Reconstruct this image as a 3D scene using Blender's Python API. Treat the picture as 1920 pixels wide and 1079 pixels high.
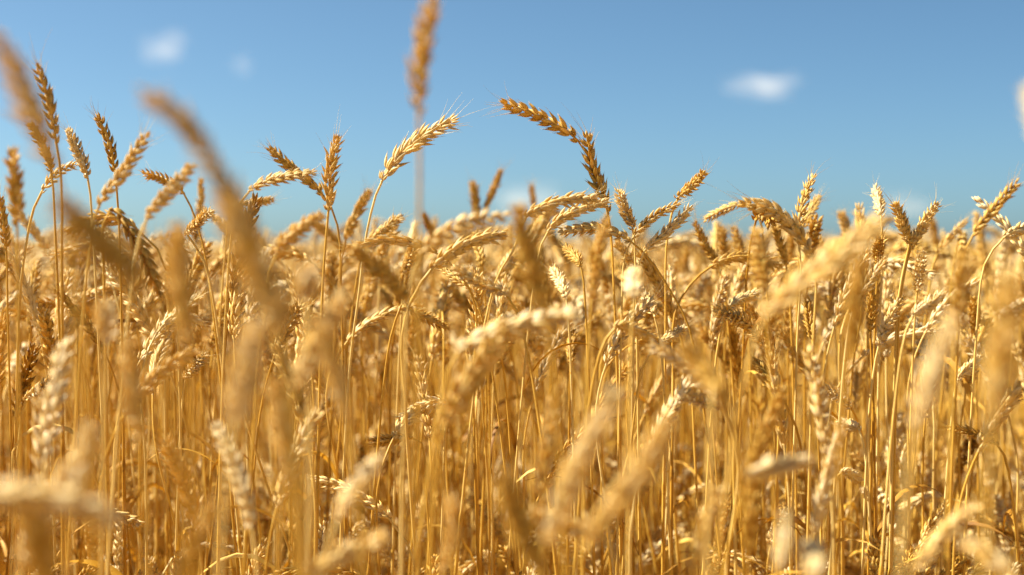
import bpy, math, random
import numpy as np
from math import radians, sin, cos, pi
from mathutils import Vector

# ------------------------------------------------------------------ camera, sky, sun, exposure
scene = bpy.context.scene
for o in list(bpy.data.objects):
    bpy.data.objects.remove(o)
col = scene.collection

FPX = 2667.0                    # focal length in pixels of the 1920 px wide photograph (50 mm on 36 mm)
HORIZON = 478.0                 # row of the horizon
CAM_Z = 0.86
FOCUS = 1.25
PITCH = math.atan((539.5 - HORIZON) / FPX)

cam_data = bpy.data.cameras.new('camera')
cam = bpy.data.objects.new('camera', cam_data)
col.objects.link(cam)
cam.location = (0, 0, CAM_Z)
cam.rotation_euler = (pi / 2 - PITCH, 0, 0)
cam_data.sensor_width = 36
cam_data.lens = 36 * FPX / 1920
cam_data.clip_start = 0.02
cam_data.clip_end = 20000
cam_data.dof.use_dof = True
cam_data.dof.focus_distance = FOCUS
cam_data.dof.aperture_fstop = 3.3
cam_data.dof.aperture_blades = 0
scene.camera = cam

SUN_EL, SUN_AZ = radians(46), radians(-77)       # azimuth clockwise from +Y: the sun stands to the left
world = bpy.data.worlds.new('World')
scene.world = world
world.use_nodes = True
wn = world.node_tree
bg = wn.nodes['Background']
sky = wn.nodes.new('ShaderNodeTexSky')
sky.sky_type = 'NISHITA'
sky.sun_disc = False
sky.sun_elevation = SUN_EL
sky.sun_rotation = SUN_AZ
sky.altitude = 200
sky.air_density = 0.56
sky.dust_density = 1.3
sky.ozone_density = 5.6
air = wn.nodes.new('ShaderNodeMix')
air.data_type = 'RGBA'; air.blend_type = 'MULTIPLY'; air.inputs[0].default_value = 1.0
air.inputs[7].default_value = (0.87, 1.03, 0.91, 1)
wn.links.new(sky.outputs[0], air.inputs[6])
wn.links.new(air.outputs[2], bg.inputs[0])
bg.inputs[1].default_value = 0.050

sun_data = bpy.data.lights.new('sun', 'SUN')
sun_data.energy = 5.0
sun_data.angle = radians(0.53)
sun_data.color = (1.0, 0.945, 0.83)
sun = bpy.data.objects.new('sun', sun_data)
col.objects.link(sun)
sd = Vector((sin(SUN_AZ) * cos(SUN_EL), cos(SUN_AZ) * cos(SUN_EL), sin(SUN_EL)))
sun.rotation_euler = sd.to_track_quat('Z', 'Y').to_euler()
sun.location = sd * 5

scene.view_settings.view_transform = 'Standard'
scene.view_settings.look = 'None'
scene.view_settings.gamma = 1.0
scene.view_settings.exposure = 1.62
scene.cycles.max_bounces = 10
scene.cycles.diffuse_bounces = 4
scene.cycles.glossy_bounces = 2
scene.cycles.transmission_bounces = 6
scene.cycles.volume_bounces = 4
scene.cycles.use_denoising = True
scene.cycles.sample_clamp_indirect = 6.0

rng = np.random.default_rng(11)

# ------------------------------------------------------------------ materials
def nd(nt, t, **kw):
    n = nt.nodes.new(t)
    for k, v in kw.items():
        setattr(n, k, v)
    return n

def wheat_material(name, stops, rough, transl, noise_scale, streak):
    """Straw: colour picked per plant from the attribute tint (x) and per husk (z), a little darker at the husk tip (y)."""
    m = bpy.data.materials.new(name)
    m.use_nodes = True
    nt = m.node_tree
    nt.nodes.clear()
    out = nd(nt, 'ShaderNodeOutputMaterial')
    att = nd(nt, 'ShaderNodeAttribute', attribute_name='tint')
    sep = nd(nt, 'ShaderNodeSeparateXYZ')
    nt.links.new(att.outputs['Vector'], sep.inputs[0])
    tc = nd(nt, 'ShaderNodeTexCoord')
    mp = nd(nt, 'ShaderNodeMapping')
    mp.inputs['Scale'].default_value = streak
    nt.links.new(tc.outputs['Object'], mp.inputs[0])
    nz = nd(nt, 'ShaderNodeTexNoise')
    nz.inputs['Scale'].default_value = noise_scale
    nz.inputs['Detail'].default_value = 4
    nz.inputs['Roughness'].default_value = 0.65
    nt.links.new(mp.outputs[0], nz.inputs[0])
    def mth(op, a, b):
        n = nd(nt, 'ShaderNodeMath', operation=op)
        for i, v in enumerate((a, b)):
            if isinstance(v, (int, float)):
                n.inputs[i].default_value = v
            else:
                nt.links.new(v, n.inputs[i])
        return n.outputs[0]
    f = mth('ADD', sep.outputs[0], mth('MULTIPLY', mth('SUBTRACT', sep.outputs[2], 0.5), 0.32))
    f = mth('ADD', f, mth('MULTIPLY', mth('SUBTRACT', nz.outputs[0], 0.5), 0.55))
    f = mth('ADD', f, mth('MULTIPLY', sep.outputs[1], 0.38))
    n2 = nd(nt, 'ShaderNodeTexNoise')                       # weathered specks
    n2.inputs['Scale'].default_value = noise_scale * 2.3
    n2.inputs['Detail'].default_value = 2
    nt.links.new(tc.outputs['Object'], n2.inputs[0])
    f = mth('ADD', f, mth('MULTIPLY', mth('GREATER_THAN', n2.outputs[0], 0.66), 0.30))
    ramp = nd(nt, 'ShaderNodeValToRGB')
    while len(ramp.color_ramp.elements) > 1:
        ramp.color_ramp.elements.remove(ramp.color_ramp.elements[-1])
    for i, (p, c) in enumerate(stops):
        e = ramp.color_ramp.elements[0] if i == 0 else ramp.color_ramp.elements.new(p)
        e.position = p
        e.color = (*c, 1)
    nt.links.new(f, ramp.inputs[0])
    pr = nd(nt, 'ShaderNodeBsdfPrincipled')
    pr.inputs['Roughness'].default_value = rough
    pr.inputs['Specular IOR Level'].default_value = 0.25
    nt.links.new(ramp.outputs[0], pr.inputs['Base Color'])
    bmp = nd(nt, 'ShaderNodeBump')
    bmp.inputs['Strength'].default_value = 0.35
    bmp.inputs['Distance'].default_value = 0.0006
    nt.links.new(nz.outputs[0], bmp.inputs['Height'])
    nt.links.new(bmp.outputs[0], pr.inputs['Normal'])
    tr = nd(nt, 'ShaderNodeBsdfTranslucent')
    gm = nd(nt, 'ShaderNodeGamma')
    gm.inputs[1].default_value = 1.25
    nt.links.new(ramp.outputs[0], gm.inputs[0])
    nt.links.new(gm.outputs[0], tr.inputs[0])
    mx = nd(nt, 'ShaderNodeMixShader')
    mx.inputs[0].default_value = transl
    nt.links.new(pr.outputs[0], mx.inputs[1])
    nt.links.new(tr.outputs[0], mx.inputs[2])
    nt.links.new(mx.outputs[0], out.inputs[0])
    return m

EAR_STOPS = [(0.0, (0.82, 0.68, 0.41)), (0.25, (0.80, 0.595, 0.235)), (0.5, (0.73, 0.465, 0.09)), (0.78, (0.52, 0.275, 0.030)), (1.0, (0.23, 0.105, 0.015))]
STEM_STOPS = [(0.0, (0.82, 0.63, 0.24)), (0.35, (0.72, 0.44, 0.070)), (0.7, (0.52, 0.255, 0.022)), (1.0, (0.26, 0.115, 0.013))]
M_EAR = wheat_material('ripe_husk', EAR_STOPS, 0.5, 0.34, 260, (1, 1, 0.6))
M_STEM = wheat_material('dry_straw', STEM_STOPS, 0.42, 0.22, 120, (1, 1, 0.08))
M_LEAF = wheat_material('dry_leaf', STEM_STOPS, 0.6, 0.30, 90, (1, 1, 0.2))
M_AWN = wheat_material('awn_straw', EAR_STOPS, 0.5, 0.25, 60, (1, 1, 1))

def ground_material():
    m = bpy.data.materials.new('dry_soil')
    m.use_nodes = True
    nt = m.node_tree
    pr = nt.nodes['Principled BSDF']
    pr.inputs['Roughness'].default_value = 0.95
    nz = nd(nt, 'ShaderNodeTexNoise')
    nz.inputs['Scale'].default_value = 9
    nz.inputs['Detail'].default_value = 8
    tc = nd(nt, 'ShaderNodeTexCoord')
    nt.links.new(tc.outputs['Object'], nz.inputs[0])
    rp = nd(nt, 'ShaderNodeValToRGB')
    rp.color_ramp.elements[0].color = (0.16, 0.09, 0.035, 1)
    rp.color_ramp.elements[1].color = (0.42, 0.27, 0.10, 1)
    rp.color_ramp.elements[0].position = 0.3
    rp.color_ramp.elements[1].position = 0.7
    nt.links.new(nz.outputs[0], rp.inputs[0])
    nt.links.new(rp.outputs[0], pr.inputs['Base Color'])
    return m
M_SOIL = ground_material()

# ------------------------------------------------------------------ mesh plumbing
class Geo:
    """verts (n,3), quads, tris and the tint attribute, gathered as numpy arrays"""
    def __init__(self):
        self.v, self.q, self.t, self.c, self.m, self.mt = [], [], [], [], [], []
        self.n = 0
    def add(self, v, q, t, c, mat=0):
        self.v.append(np.asarray(v, np.float32)); self.c.append(np.asarray(c, np.float32))
        if len(q): self.q.append(np.asarray(q, np.int32) + self.n); self.m.append(np.full(len(q), mat, np.int32))
        if len(t): self.t.append(np.asarray(t, np.int32) + self.n); self.mt.append(np.full(len(t), mat, np.int32))
        self.n += len(v)
    def cat(self):
        z = lambda L, w, d: np.concatenate(L) if L else np.zeros((0, w) if w else 0, d)
        return z(self.v, 3, np.float32), z(self.q, 4, np.int32), z(self.t, 3, np.int32), z(self.c, 3, np.float32), z(self.m, 0, np.int32), z(self.mt, 0, np.int32)

def mesh_from(name, geo, mats):
    v, q, t, c, mq, mt = geo.cat() if isinstance(geo, Geo) else geo
    me = bpy.data.meshes.new(name)
    nq, ntr = len(q), len(t)
    me.vertices.add(len(v))
    me.vertices.foreach_set('co', v.ravel())
    me.loops.add(nq * 4 + ntr * 3)
    me.loops.foreach_set('vertex_index', np.concatenate([q.ravel(), t.ravel()]).astype(np.int32))
    me.polygons.add(nq + ntr)
    ls = np.concatenate([np.arange(nq) * 4, nq * 4 + np.arange(ntr) * 3]).astype(np.int32)
    me.polygons.foreach_set('loop_start', ls)
    me.polygons.foreach_set('material_index', np.concatenate([mq, mt]).astype(np.int32))
    a = me.attributes.new('tint', 'FLOAT_VECTOR', 'POINT')
    a.data.foreach_set('vector', np.ascontiguousarray(c, np.float32).ravel())
    me.update(calc_edges=True)
    me.shade_smooth()
    for m in mats:
        me.materials.append(m)
    return me

def link(name, me, parent=None):
    o = bpy.data.objects.new(name, me)
    col.objects.link(o)
    o.parent = parent
    return o

# ------------------------------------------------------------------ the wheat ear, built straight as (s along, a, b) and bent later
def kernel(geo, p0, d, wv, tv, ln, W, H, sides, prof, curl, tipc, rnd):
    """one pointed husk: lathe with poles, bowed outward by curl"""
    th = np.arange(sides) * 2 * pi / sides
    ts = np.array([p[0] for p in prof]); rs = np.array([p[1] for p in prof])
    ctr = p0 + d * (ts[1:-1, None] * ln) + curl * (ts[1:-1, None] ** 2) * ln
    ring = (np.cos(th)[None, :, None] * wv * W + np.sin(th)[None, :, None] * tv * H) * rs[1:-1, None, None]
    v = (ctr[:, None, :] + ring).reshape(-1, 3)
    nr = len(ts) - 2
    tip = p0 + d * (ts[-1] * ln) + curl * (ts[-1] ** 2) * ln
    v = np.vstack([v, p0[None], tip[None]])
    q, t = [], []
    for i in range(nr - 1):
        for j in range(sides):
            k = (j + 1) % sides
            q.append((i * sides + j, i * sides + k, (i + 1) * sides + k, (i + 1) * sides + j))
    b, e = nr * sides, nr * sides + 1
    for j in range(sides):
        k = (j + 1) % sides
        t.append((b, k, j)); t.append((e, (nr - 1) * sides + j, (nr - 1) * sides + k))
    tt = np.concatenate([np.repeat(ts[1:-1], sides), [0], [1.0]])
    c = np.stack([np.zeros(len(v)), np.clip((tt - 0.72) / 0.28, 0, 1) ** 2 * tipc, np.full(len(v), rnd)], 1)
    geo.add(v, q, t, c)
    return tip

def unit(x):
    return x / np.linalg.norm(x)

P_HI = [(0, 0), (.07, .5), (.22, .9), (.42, 1.0), (.64, .76), (.84, .36), (.96, .12), (1.15, 0)]
P_MID = [(0, 0), (.2, .9), (.62, .9), (1.08, 0)]
EAR_LEN = 0.085

def ear_template(r, lod):
    g, aw = Geo(), Geo()
    n = int(r.integers(14, 22))
    step = EAR_LEN * 0.9 / n
    open_ = r.uniform(0.72, 1.18)
    slim = r.uniform(.72, 1.0); long_ = r.uniform(1.0, 1.22); splay = r.uniform(-.09, .06)
    for i in range(n + 1):
        u = i / n
        side = 1 if i % 2 else -1
        k = np.interp(u, [0, .1, .3, .75, 1], [.62, .88, 1.06, .95, .62]) * r.uniform(.92, 1.08)
        s0 = i * step
        last = i == n
        tilt = (0.29 * open_ if not last else 0.0) + r.normal(0, .07)
        if lod == 'hi':
            fan = [-.44, -.18, .05, .25, .45]
        elif lod == 'mid':
            fan = [-.40, 0.0, .40]
        else:
            fan = [0.0]
        for f in fan:
            f = f * open_ + r.normal(0, .08)
            tl = tilt * (1.0 - .35 * abs(f)) + (0.12 if abs(f) < .15 else 0)
            d = unit(np.array([1.0, side * math.tan(tl), math.tan(f * .9)]))
            p0 = np.array([s0, side * .0011, f * .0042]) * 1.0
            outv = np.array([0, side * 1.0, f * 1.6]); outv = unit(outv)
            wv = unit(np.cross(d, outv)); tv = np.cross(wv, d)
            ln = .0112 * k * long_ * r.uniform(.86, 1.14) * (1.0 if abs(f) > .12 else 1.06)
            W, H = .0022 * k * slim, .00165 * k * slim
            curl = outv * r.normal(splay, .05)
            rnd = r.uniform(0, 1)
            if lod == 'hi' and r.random() < .06: continue
            if lod == 'hi':
                tip = kernel(g, p0, d, wv, tv, ln, W, H, 6, P_HI, curl, r.uniform(.3, 1.1), rnd)
                if r.random() < (.14 if u < .7 else .45):
                    L = r.uniform(.003, .008) if u < .75 else r.uniform(.006, .026)
                    dd = unit(d + outv * r.normal(.12, .15) + np.array([0, r.normal(0, .12), r.normal(0, .12)]))
                    awn(aw, tip - d * .0008, dd, L, r)
            elif lod == 'mid':
                kernel(g, p0, d, wv, tv, ln * 1.05, W * 1.22, H * 1.15, 5, P_MID, curl, .7, rnd)
            else:
                kernel(g, np.array([s0, side * .0012, 0]), unit(np.array([1, side * .3, 0])), np.array([0, 0, 1.0]), np.array([0, 1.0, 0]),
                       .0125 * k, .0058 * k, .0034 * k, 4, [(0, 0), (.3, .9), (1, 0)], np.zeros(3), .5, rnd)
    # rachis
    th = np.arange(5) * 2 * pi / 5
    rows = np.linspace(-.002, EAR_LEN * .9, 8)
    v = np.array([[s, .0010 * cos(x), .0010 * sin(x)] for s in rows for x in th])
    q = [(i * 5 + j, i * 5 + (j + 1) % 5, (i + 1) * 5 + (j + 1) % 5, (i + 1) * 5 + j) for i in range(7) for j in range(5)]
    g.add(v, q, [], np.tile([0, 0, .5], (len(v), 1)))
    return g.cat(), (aw.cat() if aw.n else None)

def awn(g, p, d, L, r):
    bend = np.array([0, r.normal(0, .12), r.normal(0, .12)])
    ref = unit(np.cross(d, [0.3, .5, .8])); r2 = np.cross(d, ref)
    rad = [.00018, .00013, .00008, .00004]
    v = []
    for i, rr in enumerate(rad):
        t = i / 3
        c = p + d * L * t + bend * L * t * t
        for x in (0, 2.094, 4.189):
            v.append(c + (ref * cos(x) + r2 * sin(x)) * rr)
    q = [(i * 3 + j, i * 3 + (j + 1) % 3, (i + 1) * 3 + (j + 1) % 3, (i + 1) * 3 + j) for i in range(3) for j in range(3)]
    g.add(v, q, [], np.tile([0, .25, .5], (len(v), 1)))

T_HI = [ear_template(np.random.default_rng(100 + i), 'hi') for i in range(24)]
T_MID = [ear_template(np.random.default_rng(200 + i), 'mid') for i in range(8)]
T_LOW = [ear_template(np.random.default_rng(300 + i), 'low') for i in range(6)]

# ------------------------------------------------------------------ a plant along a bent line
class Line:
    """smooth line through the joints, with arc length and a frame that does not spin"""
    def __init__(self, pts, twist=0.0, per=9):
        P = np.asarray(pts, float)
        E = np.vstack([2 * P[0] - P[1], P, 2 * P[-1] - P[-2]])
        out, self.at = [], []
        for i in range(1, len(E) - 2):
            p0, p1, p2, p3 = E[i - 1:i + 3]
            t0 = 0; t1 = t0 + max(np.linalg.norm(p1 - p0), 1e-5) ** .5
            t2 = t1 + max(np.linalg.norm(p2 - p1), 1e-5) ** .5; t3 = t2 + max(np.linalg.norm(p3 - p2), 1e-5) ** .5
            self.at.append(len(out))
            for t in np.linspace(t1, t2, per, endpoint=False):
                A1 = (t1 - t) / (t1 - t0) * p0 + (t - t0) / (t1 - t0) * p1
                A2 = (t2 - t) / (t2 - t1) * p1 + (t - t1) / (t2 - t1) * p2
                A3 = (t3 - t) / (t3 - t2) * p2 + (t - t2) / (t3 - t2) * p3
                B1 = (t2 - t) / (t2 - t0) * A1 + (t - t0) / (t2 - t0) * A2
                B2 = (t3 - t) / (t3 - t1) * A2 + (t - t1) / (t3 - t1) * A3
                out.append((t2 - t) / (t2 - t1) * B1 + (t - t1) / (t2 - t1) * B2)
        self.at.append(len(out)); out.append(P[-1])
        C = np.array(out)
        self.C = C
        self.S = np.concatenate([[0], np.cumsum(np.linalg.norm(np.diff(C, axis=0), axis=1))])
        T = np.gradient(C, axis=0); T /= np.linalg.norm(T, axis=1)[:, None]
        N = np.zeros_like(C)
        n = np.cross(T[0], [sin(twist), cos(twist), .01]); n /= np.linalg.norm(n)
        for i in range(len(C)):
            n = n - T[i] * n.dot(T[i]); n /= np.linalg.norm(n); N[i] = n
        self.T, self.N, self.B = T, N, np.cross(T, N)
        self.L = self.S[-1]
    def place(self, s, a, b):
        g = lambda M: np.stack([np.interp(s, self.S, M[:, k]) for k in range(3)], -1)
        ex = np.maximum(s - self.L, 0)[..., None]
        return g(self.C) + ex * self.T[-1] + g(self.N) * np.asarray(a)[..., None] + g(self.B) * np.asarray(b)[..., None]

def stem_geo(g, ln, s_end, sides, rows, r0, r1, tint, rnd, mat=0):
    ss = np.unique(np.concatenate([np.linspace(0, s_end * .55, max(3, rows // 3)), np.linspace(s_end * .55, s_end, rows)]))
    th = np.arange(sides) * 2 * pi / sides
    joints = [s_end * (.34 + .1 * rnd), s_end * (.66 + .12 * rnd)]
    for j in joints if sides > 3 else []:
        ss = np.unique(np.concatenate([ss, [j - .006, j - .002, j + .002, j + .006]]))
    rad = r0 + (r1 - r0) * (ss / s_end) ** 1.2
    knot = sum(np.exp(-((ss - j) / .003) ** 2) for j in joints)
    above = (ss > joints[1]).astype(float)                      # bare straw above the top joint, leaf sheath below it
    rad = rad * (1 + .38 * knot) * (1.12 - .2 * above)
    S = np.repeat(ss, sides); A = (rad[:, None] * np.cos(th)).ravel(); B = (rad[:, None] * np.sin(th)).ravel()
    n = len(ss)
    q = [(i * sides + j, i * sides + (j + 1) % sides, (i + 1) * sides + (j + 1) % sides, (i + 1) * sides + j) for i in range(n - 1) for j in range(sides)]
    v = ln.place(S, A, B)
    tc_ = np.repeat(tint + .3 * knot - .1 * above, sides)
    g.add(v, q, [], np.stack([tc_, 0 * tc_, 0 * tc_ + rnd], 1), mat)

def ear_geo(g, ln, s0, length, width, tpl, tint, mat=0, twist=0.0):
    v, q, t, c = tpl[0], tpl[1], tpl[2], tpl[3]
    ca, sa = cos(twist), sin(twist)
    a = (v[:, 1] * ca - v[:, 2] * sa) * width; b = (v[:, 1] * sa + v[:, 2] * ca) * width
    p = ln.place(s0 + v[:, 0] * (length / EAR_LEN), a, b)
    c = c.copy(); c[:, 0] = tint
    g.add(p, q, t, c, mat)

def leaf_geo(g, ln, s0, az, length, width, droop, tint, rnd, rows=10, mat=0, r=None):
    o = ln.place(np.array([s0]), np.zeros(1), np.zeros(1))[0]
    d = np.array([cos(az), sin(az), 0.0]); side = np.array([-sin(az), cos(az), 0.0])
    tw = r.normal(0, 2.2); v = []
    ang = r.uniform(.9, 1.35); p = o.copy()
    for i in range(rows):
        t = i / (rows - 1)
        w = width * (np.interp(t, [0, .1, .5, 1], [.5, .9, 1, .05]))
        x = tw * t
        up = -d * sin(ang) + np.array([0, 0, cos(ang)])
        sv = side * cos(x) + up * sin(x)
        v += [p - sv * w, p + (up * cos(x) - side * sin(x)) * w * .35, p + sv * w]
        p = p + (d * cos(ang) + np.array([0, 0, sin(ang)])) * length / (rows - 1)
        ang -= droop / (rows - 1) * (0.5 + t)
    q = [(i * 3 + j, i * 3 + j + 1, (i + 1) * 3 + j + 1, (i + 1) * 3 + j) for i in range(rows - 1) for j in range(2)]
    g.add(v, q, [], np.tile([tint, 0, rnd], (len(v), 1)), mat)

def at(x, y, D):
    """photo pixel and distance along the view axis -> world point"""
    dx, dy = (x - 960) / FPX * D, -(y - 539.5) / FPX * D
    return np.array([dx, D * cos(PITCH) + dy * sin(PITCH), CAM_Z - D * sin(PITCH) + dy * cos(PITCH)])

def pix(p):
    q = np.asarray(p) - np.array([0, 0, CAM_Z])
    D = q[1] * cos(PITCH) - q[2] * sin(PITCH)
    up = q[1] * sin(PITCH) + q[2] * cos(PITCH)
    return 960 + FPX * q[0] / D, 539.5 - FPX * up / D, D

N_STALK = 0
def wheat_stalk(pts, n_ear, tint, label, group, width=1.0, beard=True, leaf=None, seed=0, lod=None):
    """an Empty at the foot > stem, ear (> beard), leaf. pts run foot ... ear base, mid, tip; the last n_ear joints span the ear"""
    global N_STALK
    N_STALK += 1
    r = np.random.default_rng(5000 + seed)
    foot = np.array(pts[0], float)
    ln = Line(np.array(pts, float) - foot, twist=r.uniform(0, 6.28))
    sE = ln.S[ln.at[len(pts) - 1 - n_ear]]
    length = ln.L - sE
    width *= float(np.clip(length / .074, .80, 1.08))            # a short ear is a small ear
    root = bpy.data.objects.new('wheat_stalk', None)
    col.objects.link(root)
    root.empty_display_size = 0.05
    root.location = foot
    root['label'] = label; root['category'] = 'wheat stalk'; root['group'] = group
    g = Geo(); stem_geo(g, ln, sE + .002, 8, 26, r.uniform(.0016, .0020), r.uniform(.0009, .0012), tint * .7 + r.uniform(.08, .3), r.random())
    link('stem', mesh_from('stem', g, [M_STEM]), root)
    tpl, aw = T_HI[int(r.integers(len(T_HI)))]
    tw = r.uniform(0, 6.28)
    g = Geo(); ear_geo(g, ln, sE, length * .98, width, tpl, tint, twist=tw)
    ear = link('ear', mesh_from('ear', g, [M_EAR]), root)
    if beard and aw is not None:
        g = Geo(); ear_geo(g, ln, sE, length * .98, width, aw, max(0, tint - .1), twist=tw)
        # long bristles at the tip
        for k in range(max(int(r.integers(1, 4)), 7 - len(aw[0]) // 12)):
            a = r.uniform(0, 6.28); L = r.uniform(.012, .040)
            g2 = Geo(); awn(g2, np.array([EAR_LEN * .93, cos(a) * .002, sin(a) * .002]), unit(np.array([1, cos(a) * r.uniform(.05, .35), sin(a) * r.uniform(.05, .35)])), L, r)
            ear_geo(g, ln, sE, length, 1.0, g2.cat(), max(0, tint - .1))
        link('beard', mesh_from('beard', g, [M_AWN]), ear)
    if leaf is None:
        leaf = r.random() < .55
    if leaf:
        g = Geo(); leaf_geo(g, ln, sE * r.uniform(.55, .85), r.uniform(0, 6.28), r.uniform(.08, .17), r.uniform(.0014, .0034), r.uniform(1.5, 4.5), r.uniform(.25, .95), r.random(), r=r)
        link('leaf', mesh_from('leaf', g, [M_LEAF]), root)
    return root

# ------------------------------------------------------------------ ground
g = Geo()
rad_ = [0, .5, 1, 2, 4, 8, 16, 40, 120, 400, 1500, 6000]
nv = 48
gv = [(0, 0, 0)] + [(R * cos(2 * pi * k / nv), R * sin(2 * pi * k / nv), 0) for R in rad_[1:] for k in range(nv)]
gt = [(0, 1 + k, 1 + (k + 1) % nv) for k in range(nv)]
gq = [(1 + i * nv + k, 1 + (i + 1) * nv + k, 1 + (i + 1) * nv + (k + 1) % nv, 1 + i * nv + (k + 1) % nv) for i in range(len(rad_) - 2) for k in range(nv)]
g.add(gv, gq, gt, np.zeros((len(gv), 3)))
ground = link('ground', mesh_from('ground', g, [M_SOIL]))
ground['kind'] = 'structure'

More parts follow.
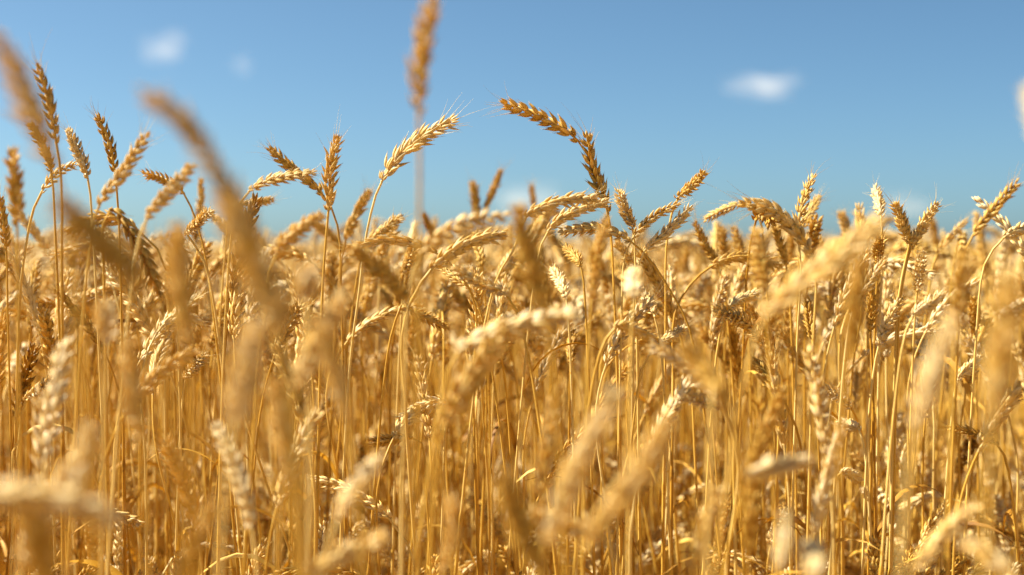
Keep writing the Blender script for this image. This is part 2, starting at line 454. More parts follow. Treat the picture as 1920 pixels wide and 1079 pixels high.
# ------------------------------------------------------------------ the stalks one can point at in the photograph
# (distance / focus distance, ear base, ear middle, ear tip, points on the stem below the base (near the ear first), tint, label)
HEROES = [
 # around the focal plane
 (1.00, (717, 338), (783, 264), (866, 218), [(690, 425), (672, 560), (655, 700)], .30, 'sharp straw ear arching over a long bare stem beside the tall blurred spike'),
 (1.03, (1085, 265), (1020, 222), (932, 190), [(1106, 300), (1138, 395), (1152, 560)], .58, 'amber ear nodding off the top of the tall hooked stem, highest sharp one'),
 (1.02, (1140, 398), (1111, 312), (1098, 240), [(1152, 560)], .62, 'amber ear pressed upright against the hooked stem under the highest nodding ear'),
 (.95, (985, 408), (1050, 378), (1130, 372), [(968, 460), (925, 540)], .34, 'plump pale ear lying level, tip behind the hooked stem'),
 (1.00, (1028, 432), (1075, 398), (1150, 376), [(1010, 480)], .30, 'braided pale ear on a thin curved neck, middle of three level ears'),
 (1.00, (1182, 452), (1115, 428), (1040, 438), [(1222, 492), (1268, 565), (1294, 620)], .38, 'braided straw ear pointing back from a stem that arcs over like a bow'),
 (1.02, (1187, 432), (1172, 395), (1157, 350), [(1192, 520)], .05, 'whitish bristly ear standing up behind the level braided ears'),
 (1.00, (1187, 445), (1225, 408), (1280, 378), [(1172, 480), (1165, 620)], .40, 'dark-tipped straw ear slanting up between whitish bristly ear and long-bristled ear'),
 (1.00, (1207, 472), (1250, 436), (1300, 384), [(1192, 530), (1188, 650)], .18, 'fat pale ear with long fine bristles slanting up towards the sky'),
 (1.05, (1270, 374), (1297, 350), (1326, 318), [(1252, 440), (1248, 620)], .50, 'short golden ear with its tip highest above the long-bristled ear'),
 (.96, (616, 395), (619, 322), (636, 246), [(611, 450), (604, 570)], .50, 'upright golden ear where several ears cross, left of the sharp arching ear'),
 (1.05, (606, 366), (552, 320), (498, 272), [(632, 420), (640, 560)], .58, 'brown ear with two long hair bristles, leaning behind the upright crossing ear'),
 (.93, (468, 357), (530, 333), (600, 324), [(442, 400), (425, 560)], .36, 'level golden ear whose tip meets the upright crossing ear'),
 (1.10, (436, 392), (478, 381), (517, 373), [(425, 450)], .36, 'small golden ear tip showing just below the level golden ear'),
 (.90, (106, 270), (92, 195), (66, 114), [(114, 320), (116, 480)], .60, 'tall amber ear with flaring husks, upright and high by the blurred corner ear'),
 (.97, (165, 335), (148, 288), (125, 236), [(172, 400)], .12, 'speckled cream ear beside the tall flaring amber ear'),
 (1.00, (216, 330), (205, 270), (179, 207), [(222, 400), (226, 500)], .66, 'brown ear with curved dark bristles at its tip behind a blurred ear'),
 (.85, (186, 385), (232, 322), (282, 240), [(168, 470)], .30, 'thick pale ear slanting up with shaded husk tips'),
 (.80, (275, 410), (320, 358), (368, 302), [(255, 480)], .28, 'soft pale ear slanting up towards the big blurred arch'),
 (1.06, (345, 362), (302, 335), (260, 322), [(362, 400), (385, 480)], .60, 'amber ear hanging out level over open sky beneath the thick slanting pale ear'),
 (1.00, (77, 362), (112, 322), (152, 304), [(60, 402), (46, 480), (38, 548)], .28, 'pale ear nodding over on a thin bowed neck, low under the flaring amber ear'),
 (.95, (96, 322), (80, 275), (52, 225), [(102, 400)], .62, 'brown ear half hidden behind the blurred ear in the upper corner'),
 (.78, (32, 425), (29, 345), (22, 270), [(34, 520)], .58, 'soft amber ear standing straight by the picture edge'),
 (1.00, (12, 470), (6, 415), (-3, 358), [(14, 560)], .60, 'brown ear cut by the picture edge beside the soft straight amber ear'),
 (1.30, (376, 402), (377, 365), (377, 330), [(376, 470)], .50, 'small soft ear standing straight against the sky by the big blurred arch'),
 (1.05, (350, 442), (372, 418), (399, 392), [(372, 470), (392, 520)], .30, 'pale open-husked ear beside the big blurred arch'),
 (.90, (205, 388), (262, 462), (306, 570), [(194, 420), (196, 560)], .68, 'long brown ear drooping down from its bent neck, dark husks in the shade'),
 (.98, (330, 560), (322, 520), (318, 470), [(334, 640)], .30, 'small straw ear among stems near the long drooping brown ear'),
 # blurred ears close in front
 (.46, (428, 372), (352, 238), (250, 162), [(472, 480), (520, 640)], .34, 'big blurred brown arch of an ear with a pale tip against the sky'),
 (.48, (98, 312), (48, 185), (-14, 50), [(130, 420), (150, 600)], .52, 'blurred brown ear slanting across the upper picture corner beside the tall flaring amber ear'),
 (.60, (785, 218), (788, 110), (815, -22), [(787, 300), (786, 420), (783, 620)], .52, 'tall blurred golden-brown spike rising straight above all the others'),
 (.45, (262, 540), (180, 448), (92, 366), [(300, 660)], .72, 'wide blurred amber ear across the middle of the crowded ears at picture edge'),
 (.46, (524, 620), (462, 455), (414, 325), [(545, 760)], .40, 'thick blurred ear with a pale top, upright behind the big brown arch'),
 (.62, (1436, 592), (1540, 505), (1662, 400), [(1400, 690)], .40, 'large smooth blurred ear slanting up under the pale bristly ear'),
 (.60, (1022, 585), (992, 480), (966, 372), [(1040, 720)], .74, 'blurred dark brown ear, upright in front of the plump level ear'),
 (.75, (792, 472), (866, 422), (966, 402), [(768, 540), (760, 700)], .32, 'soft pale ear bowed over level, tip touching the blurred dark ear'),
 (.80, (1110, 560), (1120, 480), (1140, 396), [(1102, 700)], .42, 'soft golden ear standing in front of the hooked stem'),
 (.76, (1188, 560), (1189, 530), (1191, 502), [(1184, 640), (1182, 760)], .20, 'soft cream ear seen end on like a cup, grey band round it'),
 (.60, (574, 560), (574, 530), (576, 500), [(578, 700)], .20, 'round blurred cream ear facing the viewer below the crossing ears'),
 (.70, (198, 640), (199, 600), (200, 566), [(196, 740)], .20, 'blurred whitish ear seen end on among the stems under the drooping brown ear'),
 (.75, (762, 562), (705, 500), (645, 458), [(790, 640)], .60, 'soft shaded ear slanting across below the sharp arching ear'),
 (.80, (518, 478), (560, 432), (612, 400), [(500, 560)], .42, 'soft golden ear slanting up below the level golden ear'),
 (.68, (832, 800), (900, 690), (962, 600), [(812, 960)], .52, 'long blurred golden ear slanting through the middle of the stems'),
 (.72, (862, 658), (970, 612), (1098, 585), [(830, 740)], .22, 'pale blurred ear lying level over the long slanting blurred ear'),
 (.76, (1432, 548), (1425, 485), (1417, 420), [(1440, 640)], .52, 'soft amber ear upright beneath the arching pair'),
 (.60, (1592, 660), (1604, 565), (1612, 470), [(1580, 780)], .70, 'blurred brown vertical ear crossing below the large smooth slanting ear'),
 (.72, (1792, 620), (1800, 535), (1806, 456), [(1786, 720)], .58, 'soft brown ear upright below the small slender slanting ear'),
 (.45, (1862, 800), (1880, 645), (1886, 492), [(1850, 950)], .50, 'broad blurred tan ear upright by the picture edge'),
 (.50, (1718, 800), (1752, 690), (1792, 580), [(1700, 920)], .22, 'wide pale blurred ear slanting among stems below the soft brown ear'),
 (.85, (648, 450), (670, 400), (696, 352), [(636, 540)], .56, 'soft amber ear slanting up beside the bare stem of the sharp arching ear'),
 (.60, (1398, 884), (1460, 876), (1526, 866), [(1386, 830), (1345, 700), (1330, 900)], .12, 'pale blurred stalk snapped over into a level ear'),
 (.70, (1122, 1000), (1060, 985), (984, 960), [(1150, 1040)], .38, 'blurred straw ear lying nearly flat low among the stems'),
 (.60, (1362, 752), (1322, 700), (1278, 640), [(1384, 860)], .62, 'blurred shaded ear slanting down above the cream level ear end'),
 (.88, (1154, 612), (1190, 619), (1229, 636), [(1130, 650), (1105, 760)], .40, 'soft golden ear folded level at a sharp bent neck below the cup-like ear'),
 (.50, (96, 1150), (78, 1030), (44, 910), [(112, 1280)], .62, 'very blurred brown ear low in the picture corner'),
 (.50, (438, 800), (460, 700), (482, 590), [(420, 940)], .18, 'broad pale blurred ear upright in front of the dark stems'),
 (.60, (556, 730), (602, 635), (652, 540), [(535, 860)], .34, 'blurred straw ear slanting up below the round cream ear'),
 (.58, (634, 970), (672, 910), (716, 850), [(610, 1060)], .14, 'small pale blurred ear slanting low among amber stems'),
 (.60, (560, 1088), (648, 1040), (742, 1004), [(500, 1180)], .38, 'blurred pale ear lying low along the bottom of the picture'),
 (.50, (1098, 1020), (1185, 910), (1262, 770), [(1060, 1120)], .40, 'long blurred tan ear slanting up beside the snapped pale stalk'),
 (.50, (1012, 1070), (970, 970), (938, 872), [(1040, 1160)], .72, 'blurred grey-brown ear leaning across the stems low in the picture'),
 (.55, (1462, 1070), (1470, 1010), (1476, 945), [(1456, 1160)], .20, 'blurred cream ear end standing low under the snapped stalk'),
 (.55, (1528, 1085), (1524, 1050), (1520, 1015), [(1532, 1180)], .20, 'round whitish blurred ear head at the very bottom of the picture'),
 (.42, (1980, 320), (1957, 230), (1938, 145), [(2003, 480)], .25, 'very blurred yellowish ear tip cut by the picture edge against the sky'),
 (.55, (138, 940), (154, 860), (172, 785), [(128, 1050)], .22, 'tan blurred ear upright among dark amber stems'),
 (.62, (1712, 1075), (1768, 1005), (1838, 940), [(1690, 1180)], .36, 'blurred golden ear slanting up along the bottom towards the picture edge'),
 (.58, (1905, 1090), (1850, 1040), (1795, 1012), [(1930, 1180)], .30, 'blurred straw ear bowed low in the corner below the slanting golden ear'),
 (.60, (330, 1085), (372, 1010), (405, 930), [(312, 1190)], .50, 'blurred amber ear slanting up among the dark stems low in the picture'),
 (.66, (1300, 1075), (1322, 990), (1352, 905), [(1290, 1180)], .42, 'blurred golden ear slanting up below the long blurred tan ear'),
 (.64, (828, 1085), (850, 1000), (838, 915), [(820, 1190)], .40, 'blurred golden ear upright at the bottom between the two low flat ears'),
 (.52, (348, 640), (338, 520), (330, 405), [(356, 760)], .50, 'blurred amber ear upright beneath the middle of the big blurred arch'),
 (.54, (650, 790), (628, 690), (590, 590), [(668, 900)], .36, 'blurred golden ear leaning back under the round cream ear'),
 (.56, (545, 905), (528, 800), (512, 700), [(556, 1010)], .44, 'blurred golden ear upright below the broad pale blurred ear'),
 (.60, (262, 830), (246, 720), (236, 620), [(272, 930)], .42, 'blurred golden ear upright under the blurred whitish end-on ear'),
 # softer ears behind
 (1.35, (894, 412), (891, 372), (885, 334), [(900, 480)], .68, 'slim brown ear standing straight, one half of the V against the sky'),
 (1.35, (908, 398), (924, 358), (942, 314), [(902, 470)], .60, 'slim amber ear leaning away, other half of the V against the sky'),
 (1.45, (1000, 405), (999, 372), (996, 342), [(1003, 470)], .60, 'short brown ear tip rising behind the plump level ear'),
 (1.10, (685, 465), (722, 430), (761, 401), [(668, 530)], .40, 'golden ear slanting up across the bare stem of the sharp arching ear'),
 (1.40, (812, 450), (803, 422), (792, 397), [(816, 520)], .75, 'small dark brown ear leaning back above the bowed pale ear'),
 (1.25, (772, 456), (776, 435), (781, 414), [(763, 520), (757, 640)], .04, 'small whitish ear on a pale stem under the tall blurred spike'),
 (1.25, (715, 500), (722, 470), (730, 440), [(710, 570)], .03, 'small cream ear leaning by the golden slanting ear'),
 (.93, (1520, 475), (1455, 398), (1378, 380), [(1530, 520), (1525, 640)], .36, 'large straw ear arching over with its tip resting on another ear'),
 (1.10, (1392, 384), (1352, 396), (1316, 416), [(1420, 398), (1432, 470)], .44, 'golden ear drooping outward beneath the large arching ear'),
 (1.12, (1348, 505), (1322, 458), (1299, 410), [(1362, 580)], .62, 'brown ear leaning back below the drooping golden ear tip'),
 (1.20, (1396, 505), (1386, 462), (1374, 420), [(1402, 580)], .52, 'golden ear upright inside the arching pair, nearer the large arch'),
 (1.22, (1360, 495), (1356, 458), (1352, 420), [(1364, 580)], .56, 'amber ear upright inside the arching pair, beside the leaning brown ear'),
 (1.35, (1285, 545), (1284, 503), (1289, 460), [(1283, 620)], .60, 'small amber ear standing alone over the hazy field'),
 (1.00, (1496, 438), (1506, 380), (1527, 320), [(1502, 500), (1495, 640)], .42, 'upright golden ear with fine bristles, taller of a joined pair'),
 (1.12, (1504, 432), (1519, 398), (1538, 364), [(1498, 500)], .48, 'shorter golden ear tucked behind the taller upright of the joined pair'),
 (1.10, (1474, 498), (1464, 460), (1450, 418), [(1482, 580)], .66, 'brown ear leaning back under the large arching ear'),
 (1.05, (1652, 408), (1647, 378), (1641, 347), [(1655, 470), (1650, 600)], .0, 'whitish bristly ear upright over the tip of the large smooth blurred ear'),
 (1.04, (1646, 498), (1649, 468), (1652, 438), [(1642, 580)], .70, 'dark bristly ear directly beneath the whitish upright ear'),
 (1.00, (1706, 462), (1692, 420), (1675, 374), [(1698, 490), (1685, 560), (1678, 690)], .46, 'brownish ear leaning back, one arm of the sharp V with shared stem'),
 (1.00, (1708, 464), (1730, 424), (1761, 376), [(1700, 495), (1688, 565), (1682, 700)], .40, 'golden ear leaning out, other arm of the sharp V with shared stem'),
 (1.20, (1757, 476), (1784, 442), (1818, 408), [(1742, 540)], .44, 'slender soft ear slanting up beside the sharp V of ears'),
 (.90, (1824, 442), (1865, 392), (1916, 332), [(1806, 480), (1796, 640)], .58, 'plump amber ear slanting up high at the picture edge'),
 (1.00, (1882, 446), (1915, 432), (1955, 424), [(1862, 468), (1845, 500), (1830, 640)], .30, 'braided straw ear leaving the picture edge on a thin curved neck'),
 (1.30, (1577, 480), (1588, 435), (1574, 392), [(1574, 560)], .36, 'soft pale ear upright behind the large smooth blurred ear'),
 (1.25, (1622, 480), (1616, 440), (1606, 396), [(1626, 560)], .30, 'soft cream ear close against the soft pale upright ear'),
 (.93, (1598, 584), (1630, 528), (1668, 478), [(1585, 660)], .24, 'bright braided ear slanting up below the dark bristly ear'),
 (1.02, (1632, 625), (1634, 575), (1630, 528), [(1636, 700)], .72, 'dark amber ear behind the bright braided slanting ear'),
 (1.05, (1720, 545), (1724, 508), (1730, 468), [(1714, 620)], .20, 'grey-tipped pale ear upright under the sharp V of ears'),
 (1.00, (1648, 648), (1668, 600), (1694, 552), [(1638, 700), (1628, 800)], .26, 'pale plump ear on a pinkish stem below the grey-tipped ear'),
 (.90, (1712, 592), (1740, 572), (1772, 548), [(1694, 640)], .16, 'soft cream ear slanting up beside the pale plump ear'),
 (.97, (1456, 722), (1434, 696), (1410, 672), [(1476, 765), (1498, 820)], .66, 'dark husky ear fanned open towards the viewer on a bowed stem'),
 (1.00, (1368, 576), (1398, 558), (1430, 545), [(1352, 620), (1338, 720)], .18, 'bright straw ear lying over at the edge of the large smooth blurred ear'),
 (1.00, (1523, 640), (1518, 598), (1514, 555), [(1530, 720)], .74, 'dark brown ear upright among pale stems under the large smooth blurred ear'),
 (1.00, (882, 545), (852, 522), (824, 500), [(905, 600)], .42, 'straw ear leaning back behind the soft shaded slanting ear'),
 (.92, (952, 556), (892, 526), (842, 498), [(985, 640)], .32, 'soft pale ear slanting back below the bowed pale ear'),
 (1.00, (770, 580), (806, 600), (846, 620), [(758, 566), (742, 600), (726, 670)], .56, 'amber ear nodding downward from a hooked pale neck'),
 (1.00, (1227, 592), (1216, 566), (1200, 540), [(1236, 630), (1245, 720)], .10, 'cream ear leaning back on a thin pale stem below the bowed stem'),
 (1.00, (1234, 646), (1262, 628), (1292, 610), [(1214, 672), (1200, 705)], .24, 'grey-speckled straw ear under the end of the bowed stem'),
 (1.00, (1062, 558), (1050, 528), (1034, 500), [(1068, 630)], .02, 'white-husked ear leaning back behind the blurred dark ear'),
 (1.00, (836, 757), (790, 764), (744, 794), [(838, 775), (834, 830)], .12, 'bright cream ear bent over nearly level deep among the stems'),
 (1.00, (772, 820), (732, 824), (690, 832), [(790, 830), (798, 900)], .62, 'amber ear bent flat just under the bright cream level ear'),
 (1.00, (1578, 886), (1596, 890), (1614, 905), [(1560, 900), (1550, 990)], .06, 'small cream ear bent over low in the stems by the snapped stalk'),
 (1.00, (1612, 806), (1592, 798), (1570, 790), [(1622, 850)], .06, 'small bright ear lying level among stems above the low cream ear'),
 (1.00, (348, 712), (366, 688), (386, 662), [(340, 780)], .10, 'small bright ear slanting among the dark stems'),
 (1.00, (48, 752), (74, 728), (106, 702), [(36, 820)], .26, 'straw ear slanting up among dark amber stems near the picture edge'),
 (1.00, (1024, 892), (1027, 862), (1031, 830), [(1022, 960)], .08, 'bright flaky ear upright low between the stems'),
 (.90, (1352, 768), (1318, 752), (1282, 745), [(1372, 800), (1376, 900)], .20, 'bright soft ear bent level with a dark butt end'),
 (1.00, (1872, 836), (1822, 812), (1770, 800), [(1890, 880)], .56, 'amber ear bowed back level near the broad blurred tan ear'),
 (1.00, (1796, 712), (1818, 690), (1840, 670), [(1786, 770)], .10, 'small cream ear slanting up behind the wide pale blurred ear'),
 (1.05, (1070, 682), (1072, 650), (1073, 618), [(1068, 760)], .80, 'small dark ear upright among stems under the level pale blurred ear'),
 (1.10, (905, 500), (897, 465), (890, 432), [(910, 560)], .62, 'brown ear upright just below the V against the sky'),
 (1.10, (760, 520), (772, 480), (778, 455), [(752, 600)], .34, 'straw ear upright below the small whitish ear'),
 (1.00, (1090, 500), (1075, 478), (1058, 462), [(1098, 580)], .60, 'dark-tipped golden ear leaning back under the three level ears'),
]

def depth_tilt(b, m, t, D, want, r):
    """an ear that shows short in the photograph points towards or away from the viewer"""
    Lp = (math.dist(b, m) + math.dist(m, t)) * D / FPX
    if Lp > want * .86:
        return 0.0
    return math.sqrt(max(want ** 2 - Lp ** 2, 0)) * (1 if r.random() < .5 else -1)

def hero_points(D, b, m, t, stems, r, want=.05):
    D = D * FOCUS
    dt = depth_tilt(b, m, t, D, want, r)
    if dt > 0 and (D - dt) < .3: dt = abs(dt)
    B, M, T = at(*b, D), at(*m, D + dt * .5), at(*t, D + dt)
    pts = [at(*p, D) for p in reversed(stems)]
    low = pts[0]
    nxt = pts[1] if len(pts) > 1 else B
    lean = np.clip((low - nxt)[:2] / max(.03, abs(low[2] - nxt[2])), -.35, .35)
    h = low[2]
    F = np.array([low[0] + lean[0] * h * .25 + r.normal(0, .01), low[1] + r.normal(0, .015), 0.0])
    K = np.array([low[0] + lean[0] * h * .16, low[1] * .5 + F[1] * .5, h * .5])
    return [F, K] + pts + [B, M, T]

HERO_PIX = []
for i, (D, b, m, t, stems, tint, label) in enumerate(HEROES):
    r = np.random.default_rng(900 + i)
    grp = 'blurred wheat stalks close in front' if D < .86 else ('wheat stalks in focus' if D < 1.15 else 'soft wheat stalks behind')
    wheat_stalk(hero_points(D, b, m, t, stems, r), 2, max(.15, tint - .05), label, grp, width=r.uniform(.94, 1.1) * (1.16 if D < .8 else 1.0), beard=.8 < D < 1.5, seed=i, leaf=r.random() < .4)
    HERO_PIX.append((m[0], m[1]))

# ------------------------------------------------------------------ the other stalks
def loose_points(fx, fy, ztop, nod, az, r, ear=.084):
    """foot, stem, neck, ear of a stalk whose ear tips over by nod in direction az, its highest point at ztop"""
    d = np.array([cos(az), sin(az), 0.0]); z = np.array([0, 0, 1.0])
    ln_az = r.uniform(0, 6.28); lean = r.normal(0, .10)
    st = z + np.array([cos(ln_az), sin(ln_az), 0]) * lean; st /= np.linalg.norm(st)
    P = [np.zeros(3), st * .35 + np.array([r.normal(0, .012), r.normal(0, .012), 0]), st * .62]
    p = st * .70; P.append(p)
    for L, k in ((.05, .45), (ear * .5, .85), (ear * .5, 1.15)):
        a = nod * k
        p = p + (st * cos(a) + d * sin(a)) * L
        P.append(p)
    P = np.array(P)
    top = P[:, 2].max()
    P[:, :2] += 0
    P[1:, 2] += np.interp(P[1:, 2], [0, .5, 2], [0, 1, 1]) * (ztop - top)
    P += np.array([fx, fy, 0])
    return [q for q in P]

def nod_angle(r):
    u = r.random()
    return r.uniform(.1, .6) if u < .45 else (r.uniform(.6, 1.3) if u < .8 else r.uniform(1.3, 2.5))

COL = [(.14, 'cream'), (.30, 'pale straw'), (.46, 'golden'), (.62, 'amber'), (2, 'brown')]
MARKS = [((800, 262), 'the sharp arching ear'), ((1020, 215), 'the highest nodding ear'), ((1250, 436), 'the long-bristled ear'), ((1172, 395), 'the whitish bristly ear'),
         ((620, 320), 'the upright crossing ear'), ((92, 200), 'the flaring amber ear'), ((262, 462), 'the drooping brown ear'), ((345, 240), 'the big blurred arch'),
         ((440, 440), 'the thick blurred ear'), ((1550, 500), 'the large smooth blurred ear'), ((990, 480), 'the blurred dark ear'), ((866, 422), 'the bowed pale ear'),
         ((1190, 525), 'the cup-like cream ear'), ((575, 515), 'the round cream ear'), ((900, 690), 'the long slanting blurred ear'), ((1425, 480), 'the arching pair'),
         ((1604, 565), 'the blurred brown vertical ear'), ((1880, 640), 'the broad blurred tan ear'), ((1750, 690), 'the wide pale blurred ear'), ((1460, 876), 'the snapped pale stalk'),
         ((460, 700), 'the broad pale blurred ear'), ((670, 910), 'the small pale blurred ear'), ((1185, 910), 'the long blurred tan ear'), ((970, 970), 'the leaning grey-brown ear'),
         ((154, 860), 'the upright tan blurred ear'), ((1708, 430), 'the sharp V of ears'), ((1865, 392), 'the plump amber ear'), ((1434, 696), 'the fanned dark ear'),
         ((806, 600), 'the downward nodding amber ear'), ((790, 764), 'the bright cream level ear'), ((199, 600), 'the whitish end-on ear'), ((910, 370), 'the V against the sky'),
         ((1820, 812), 'the bowed back amber ear'), ((1596, 890), 'the low cream ear'), ((640, 1040), 'the ear lying along the bottom'), ((1470, 1000), 'the low cream ear end'), ((56, 1000), 'the very blurred corner ear')]
seen_labels = set(h[6] for h in HEROES)

def loose_label(px, py, D, tint, nod, side, r):
    c = next(n for t, n in COL if tint < t)
    pose = ('upright' if nod < .35 else 'leaning' if nod < .8 else 'bowed' if nod < 1.5 else 'drooping')
    if nod >= .35 and abs(side) > .45:
        pose += ' leftward' if side < 0 else ' rightward'
    f = D / FOCUS
    blur = 'heavily blurred' if f < .66 else 'blurred' if f < .86 else 'sharp' if f < 1.12 else 'soft'
    for k in sorted(MARKS, key=lambda k: math.dist(k[0], (px, py)))[:6]:
        dx, dy = px - k[0][0], py - k[0][1]
        near = math.hypot(dx, dy) < 90
        rel = ('just ' if near else '') + ('below' if dy > abs(dx) else 'above' if -dy > abs(dx) else 'right of' if dx > 0 else 'left of')
        s = f'{blur} {c} ear {pose}, {rel} {k[1]}'
        if s not in seen_labels:
            break
    else:
        s = f'{blur} {c} ear {pose}, between {k[1]} and {MARKS[int(r.integers(len(MARKS)))][1]}'
    seen_labels.add(s)
    return s

r = np.random.default_rng(77)
WANT = 300 - len(HEROES)
n_near, made = int(WANT * .10), 0
BINS = {}
while made < WANT:
    near = made < n_near
    D = FOCUS * (math.sqrt(r.uniform(.52 ** 2, .92 ** 2)) if near else math.sqrt(r.uniform(.95 ** 2, 1.5 ** 2)))
    px = r.uniform(-30, 1950)
    ztop = CAM_Z + (r.normal(-.085, .03) if near else r.normal(-.038, .042))
    if near: ztop = min(ztop, CAM_Z - .035)
    if not near: ztop += .028 * (px < 520) + .014 * (px > 1250)
    ztop = min(ztop, CAM_Z + .045)
    nod, az = nod_angle(r), r.uniform(0, 6.28)
    if near and nod > 1.0: continue
    X = (px - 960) / FPX * D
    P = loose_points(X, D, ztop, nod, az, r)
    tx, ty, tD = pix(P[-2])
    tyy = min(pix(q)[1] for q in P[-3:])
    if not (-20 < tx < 1940 and tyy < 1050 and tD > .4): continue
    lim = 600 if near else 425
    if tyy < lim: continue
    cell = (int(tx // 96), int(ty // 90))
    if BINS.get(cell, 0) >= (3 if near else 5): continue
    BINS[cell] = BINS.get(cell, 0) + 1
    tint = float(np.clip(r.normal(.30, .22), .08, .9))
    lab = loose_label(tx, ty, D, tint, nod, cos(az), r)
    f = D / FOCUS
    grp = 'blurred wheat stalks close in front' if f < .86 else ('wheat stalks in focus' if f < 1.15 else 'soft wheat stalks behind')
    wheat_stalk(P, 2, tint, lab, grp, width=r.uniform(.82, 1.04), beard=.85 < f < 1.3, seed=1000 + made)
    made += 1

# ------------------------------------------------------------------ the rest of the field as one mass
def bundle(lod, k):
    rr = np.random.default_rng(7000 + k + 100 * len(lod))
    P = loose_points(0, 0, .80, nod_angle(rr), rr.uniform(0, 6.28), rr)
    ln = Line(P, twist=rr.uniform(0, 6.28), per=5 if lod == 'low' else 7)
    sE = ln.S[ln.at[len(P) - 3]]
    g = Geo()
    tl = {'mid': T_MID, 'low': T_LOW}[lod]
    ear_geo(g, ln, sE, (ln.L - sE) * .98, rr.uniform(.9, 1.1), tl[k % len(tl)][0], 0.0, 0, rr.uniform(0, 6.28))
    stem_geo(g, ln, sE + .002, 5 if lod == 'mid' else 3, 12 if lod == 'mid' else 7, .0018, .0011, .12, rr.random(), 1)
    if rr.random() < (.6 if lod == 'mid' else .35):
        leaf_geo(g, ln, sE * rr.uniform(.4, .85), rr.uniform(0, 6.28), rr.uniform(.08, .18), rr.uniform(.0014, .0032), rr.uniform(1.5, 4.5), .3, rr.random(), 8 if lod == 'mid' else 5, 2, rr)
    return g.cat()

def spread(G, lod, nvar, X, Y, ZT, tint, r):
    B = [bundle(lod, k) for k in range(nvar)]
    which = r.integers(0, nvar, len(X))
    for k in range(nvar):
        I = np.where(which == k)[0]
        if not len(I): continue
        v, q, t, c, mq, mt = B[k]
        a = r.uniform(0, 6.28, len(I)); ca, sa = np.cos(a)[:, None], np.sin(a)[:, None]
        V = np.stack([v[None, :, 0] * ca - v[None, :, 1] * sa + X[I][:, None], v[None, :, 0] * sa + v[None, :, 1] * ca + Y[I][:, None],
                      v[None, :, 2] * (ZT[I] / .80)[:, None]], -1)
        Cc = np.repeat(c[None], len(I), 0); Cc[:, :, 0] += tint[I][:, None]
        off = (np.arange(len(I)) * len(v))[:, None, None]
        n0 = G.n
        G.v.append(V.reshape(-1, 3).astype(np.float32)); G.c.append(Cc.reshape(-1, 3).astype(np.float32))
        if len(q): G.q.append((q[None] + off + n0).reshape(-1, 4).astype(np.int32)); G.m.append(np.tile(mq, len(I)))
        if len(t): G.t.append((t[None] + off + n0).reshape(-1, 3).astype(np.int32)); G.mt.append(np.tile(mt, len(I)))
        G.n += len(I) * len(v)

def scatter(d0, d1, dens, margin, r):
    """random feet over the field between two distances, wider than the view on both sides"""
    w = lambda y: .40 * y + margin
    n = int((w(d0) + w(d1)) * (d1 - d0) * dens)
    y = r.uniform(d0, d1, n * 3); x = r.uniform(-w(d1), w(d1), n * 3)
    ok = np.abs(x) < w(y)
    x, y = x[ok], y[ok]
    return x[:n], y[:n]

r = np.random.default_rng(5)
G = Geo()
def put(lod, nvar, d0, d1, dens, margin, keep=None, mean=-.028, sd=.036):
    x, y = scatter(d0, d1, dens, margin, r)
    if keep is not None:
        k = keep(x, y); x, y = x[k], y[k]
    zt = CAM_Z + np.clip(r.normal(mean, sd, len(x)), -.45, .058)
    spread(G, lod, nvar, x, y, zt, np.clip(r.normal(.30, .22, len(x)), .08, .9), r)
    return len(x)
n1 = put('mid', 40, .35, 1.75, 380, .7, lambda x, y: np.abs(x) > .40 * y + .06)          # beside the view
n2 = put('mid', 40, 1.80, 3.0, 440, .7, None, -.03, .048)
n5 = put('mid', 40, 1.36, 1.9, 300, .1, lambda x, y: np.abs(x) < .40 * y + .06, -.03, .045)
n6 = put('mid', 40, 1.12, 2.6, 420, .1, lambda x, y: np.abs(x) < .40 * y + .06, -.31, .05)      # shorter side shoots
n3 = put('low', 40, 3.0, 7.0, 420, .8, None, -.03, .05)
n4 = put('low', 24, 7.0, 16.0, 190, 1.0, None, -.018, .045)
# canopy of the far field
ys = np.geomspace(6.5, 900, 150); us = np.linspace(-.75, .75, 160)
Z = np.interp(ys, [6.5, 16, 900], [.60, .80, .82])[:, None] + r.normal(0, .03, (150, 160))
cv = np.stack([us[None] * ys[:, None], np.repeat(ys[:, None], 160, 1) + 0 * us[None], Z], -1).reshape(-1, 3)
cq = [(i * 160 + j, i * 160 + j + 1, (i + 1) * 160 + j + 1, (i + 1) * 160 + j) for i in range(149) for j in range(159)]
G.add(cv, cq, [], np.stack([r.uniform(.2, .6, len(cv)), np.zeros(len(cv)), r.random(len(cv))], 1), 0)
field = link('wheat_field', mesh_from('wheat_field', G, [M_EAR, M_STEM, M_LEAF]))
field['kind'] = 'stuff'
print('field stalks', n1, n2, n5, n3, n4, 'verts', G.n)

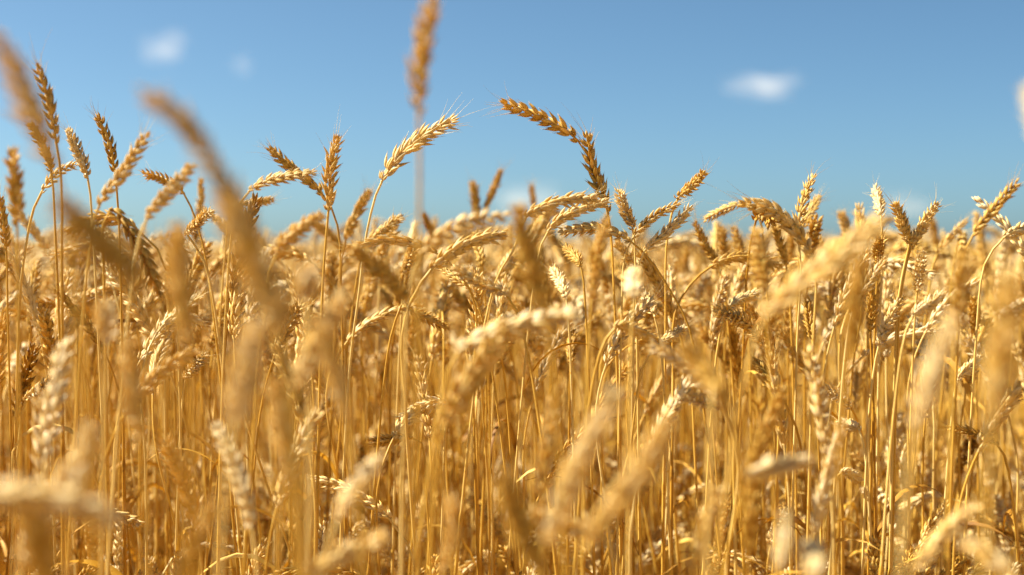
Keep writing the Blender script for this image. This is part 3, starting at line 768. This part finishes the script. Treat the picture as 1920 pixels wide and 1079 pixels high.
# ------------------------------------------------------------------ small clouds, built as thin vapour high over the field
def cloud_material(dens, size, seed):
    m = bpy.data.materials.new('cloud_vapour')
    m.use_nodes = True
    nt = m.node_tree
    nt.nodes.clear()
    out = nd(nt, 'ShaderNodeOutputMaterial')
    vol = nd(nt, 'ShaderNodeVolumePrincipled')
    vol.inputs['Color'].default_value = (1, 1, 1, 1)
    tc = nd(nt, 'ShaderNodeTexCoord')
    mp = nd(nt, 'ShaderNodeMapping')
    mp.inputs['Scale'].default_value = [1 / k for k in size]
    nt.links.new(tc.outputs['Object'], mp.inputs[0])
    ln = nd(nt, 'ShaderNodeVectorMath', operation='LENGTH')
    nt.links.new(mp.outputs[0], ln.inputs[0])
    sh = nd(nt, 'ShaderNodeVectorMath', operation='ADD')
    sh.inputs[1].default_value = (seed * 3.1, seed * 1.7, seed)
    nt.links.new(mp.outputs[0], sh.inputs[0])
    nz = nd(nt, 'ShaderNodeTexNoise')
    nz.inputs['Scale'].default_value = 1.5
    nz.inputs['Detail'].default_value = 4
    nt.links.new(sh.outputs[0], nz.inputs[0])
    a = nd(nt, 'ShaderNodeMath', operation='MULTIPLY_ADD')          # 2.6 * noise - length
    a.inputs[1].default_value = 2.6
    nt.links.new(nz.outputs[0], a.inputs[0])
    neg = nd(nt, 'ShaderNodeMath', operation='MULTIPLY')
    neg.inputs[1].default_value = -1.5
    nt.links.new(ln.outputs['Value'], neg.inputs[0])
    nt.links.new(neg.outputs[0], a.inputs[2])
    b = nd(nt, 'ShaderNodeMapRange')
    b.inputs['From Min'].default_value = 0.1
    b.inputs['From Max'].default_value = 1.2
    b.inputs['To Min'].default_value = 0.0
    b.inputs['To Max'].default_value = dens
    nt.links.new(a.outputs[0], b.inputs['Value'])
    nt.links.new(b.outputs[0], vol.inputs['Density'])
    nt.links.new(vol.outputs[0], out.inputs['Volume'])
    return m

def cloud(x, y, w, h, dens, label, seed, D=1500):
    s = D / FPX
    size = (w * s / 2 * 1.25, w * s / 3 * 1.25, h * s / 2 * 1.25)
    g = Geo()
    th = 20; ph = 12
    v = [np.array([sin(pi * i / ph) * cos(2 * pi * j / th), sin(pi * i / ph) * sin(2 * pi * j / th), cos(pi * i / ph)]) * np.array(size) for i in range(ph + 1) for j in range(th)]
    q = [(i * th + j, (i + 1) * th + j, (i + 1) * th + (j + 1) % th, i * th + (j + 1) % th) for i in range(ph) for j in range(th)]
    g.add(v, q, [], np.zeros((len(v), 3)))
    o = link('cloud', mesh_from('cloud', g, [cloud_material(dens, size, seed)]))
    o.location = at(x, y, D)
    o['label'] = label; o['category'] = 'cloud'; o['group'] = 'small clouds in the blue sky'

cloud(308, 92, 96, 74, .012, 'small round white cloud high above the big blurred arch', 1)
cloud(452, 122, 56, 46, .007, 'tiny faint wisp of cloud beside the small round cloud', 2)
cloud(1432, 161, 146, 56, .012, 'long flat white cloud over the arching pair of ears', 3)
cloud(985, 375, 150, 70, .008, 'pale low cloud behind the blurred dark ear near the horizon', 4)
cloud(1695, 388, 130, 56, .006, 'faint low cloud behind the tip of the large smooth blurred ear', 5)
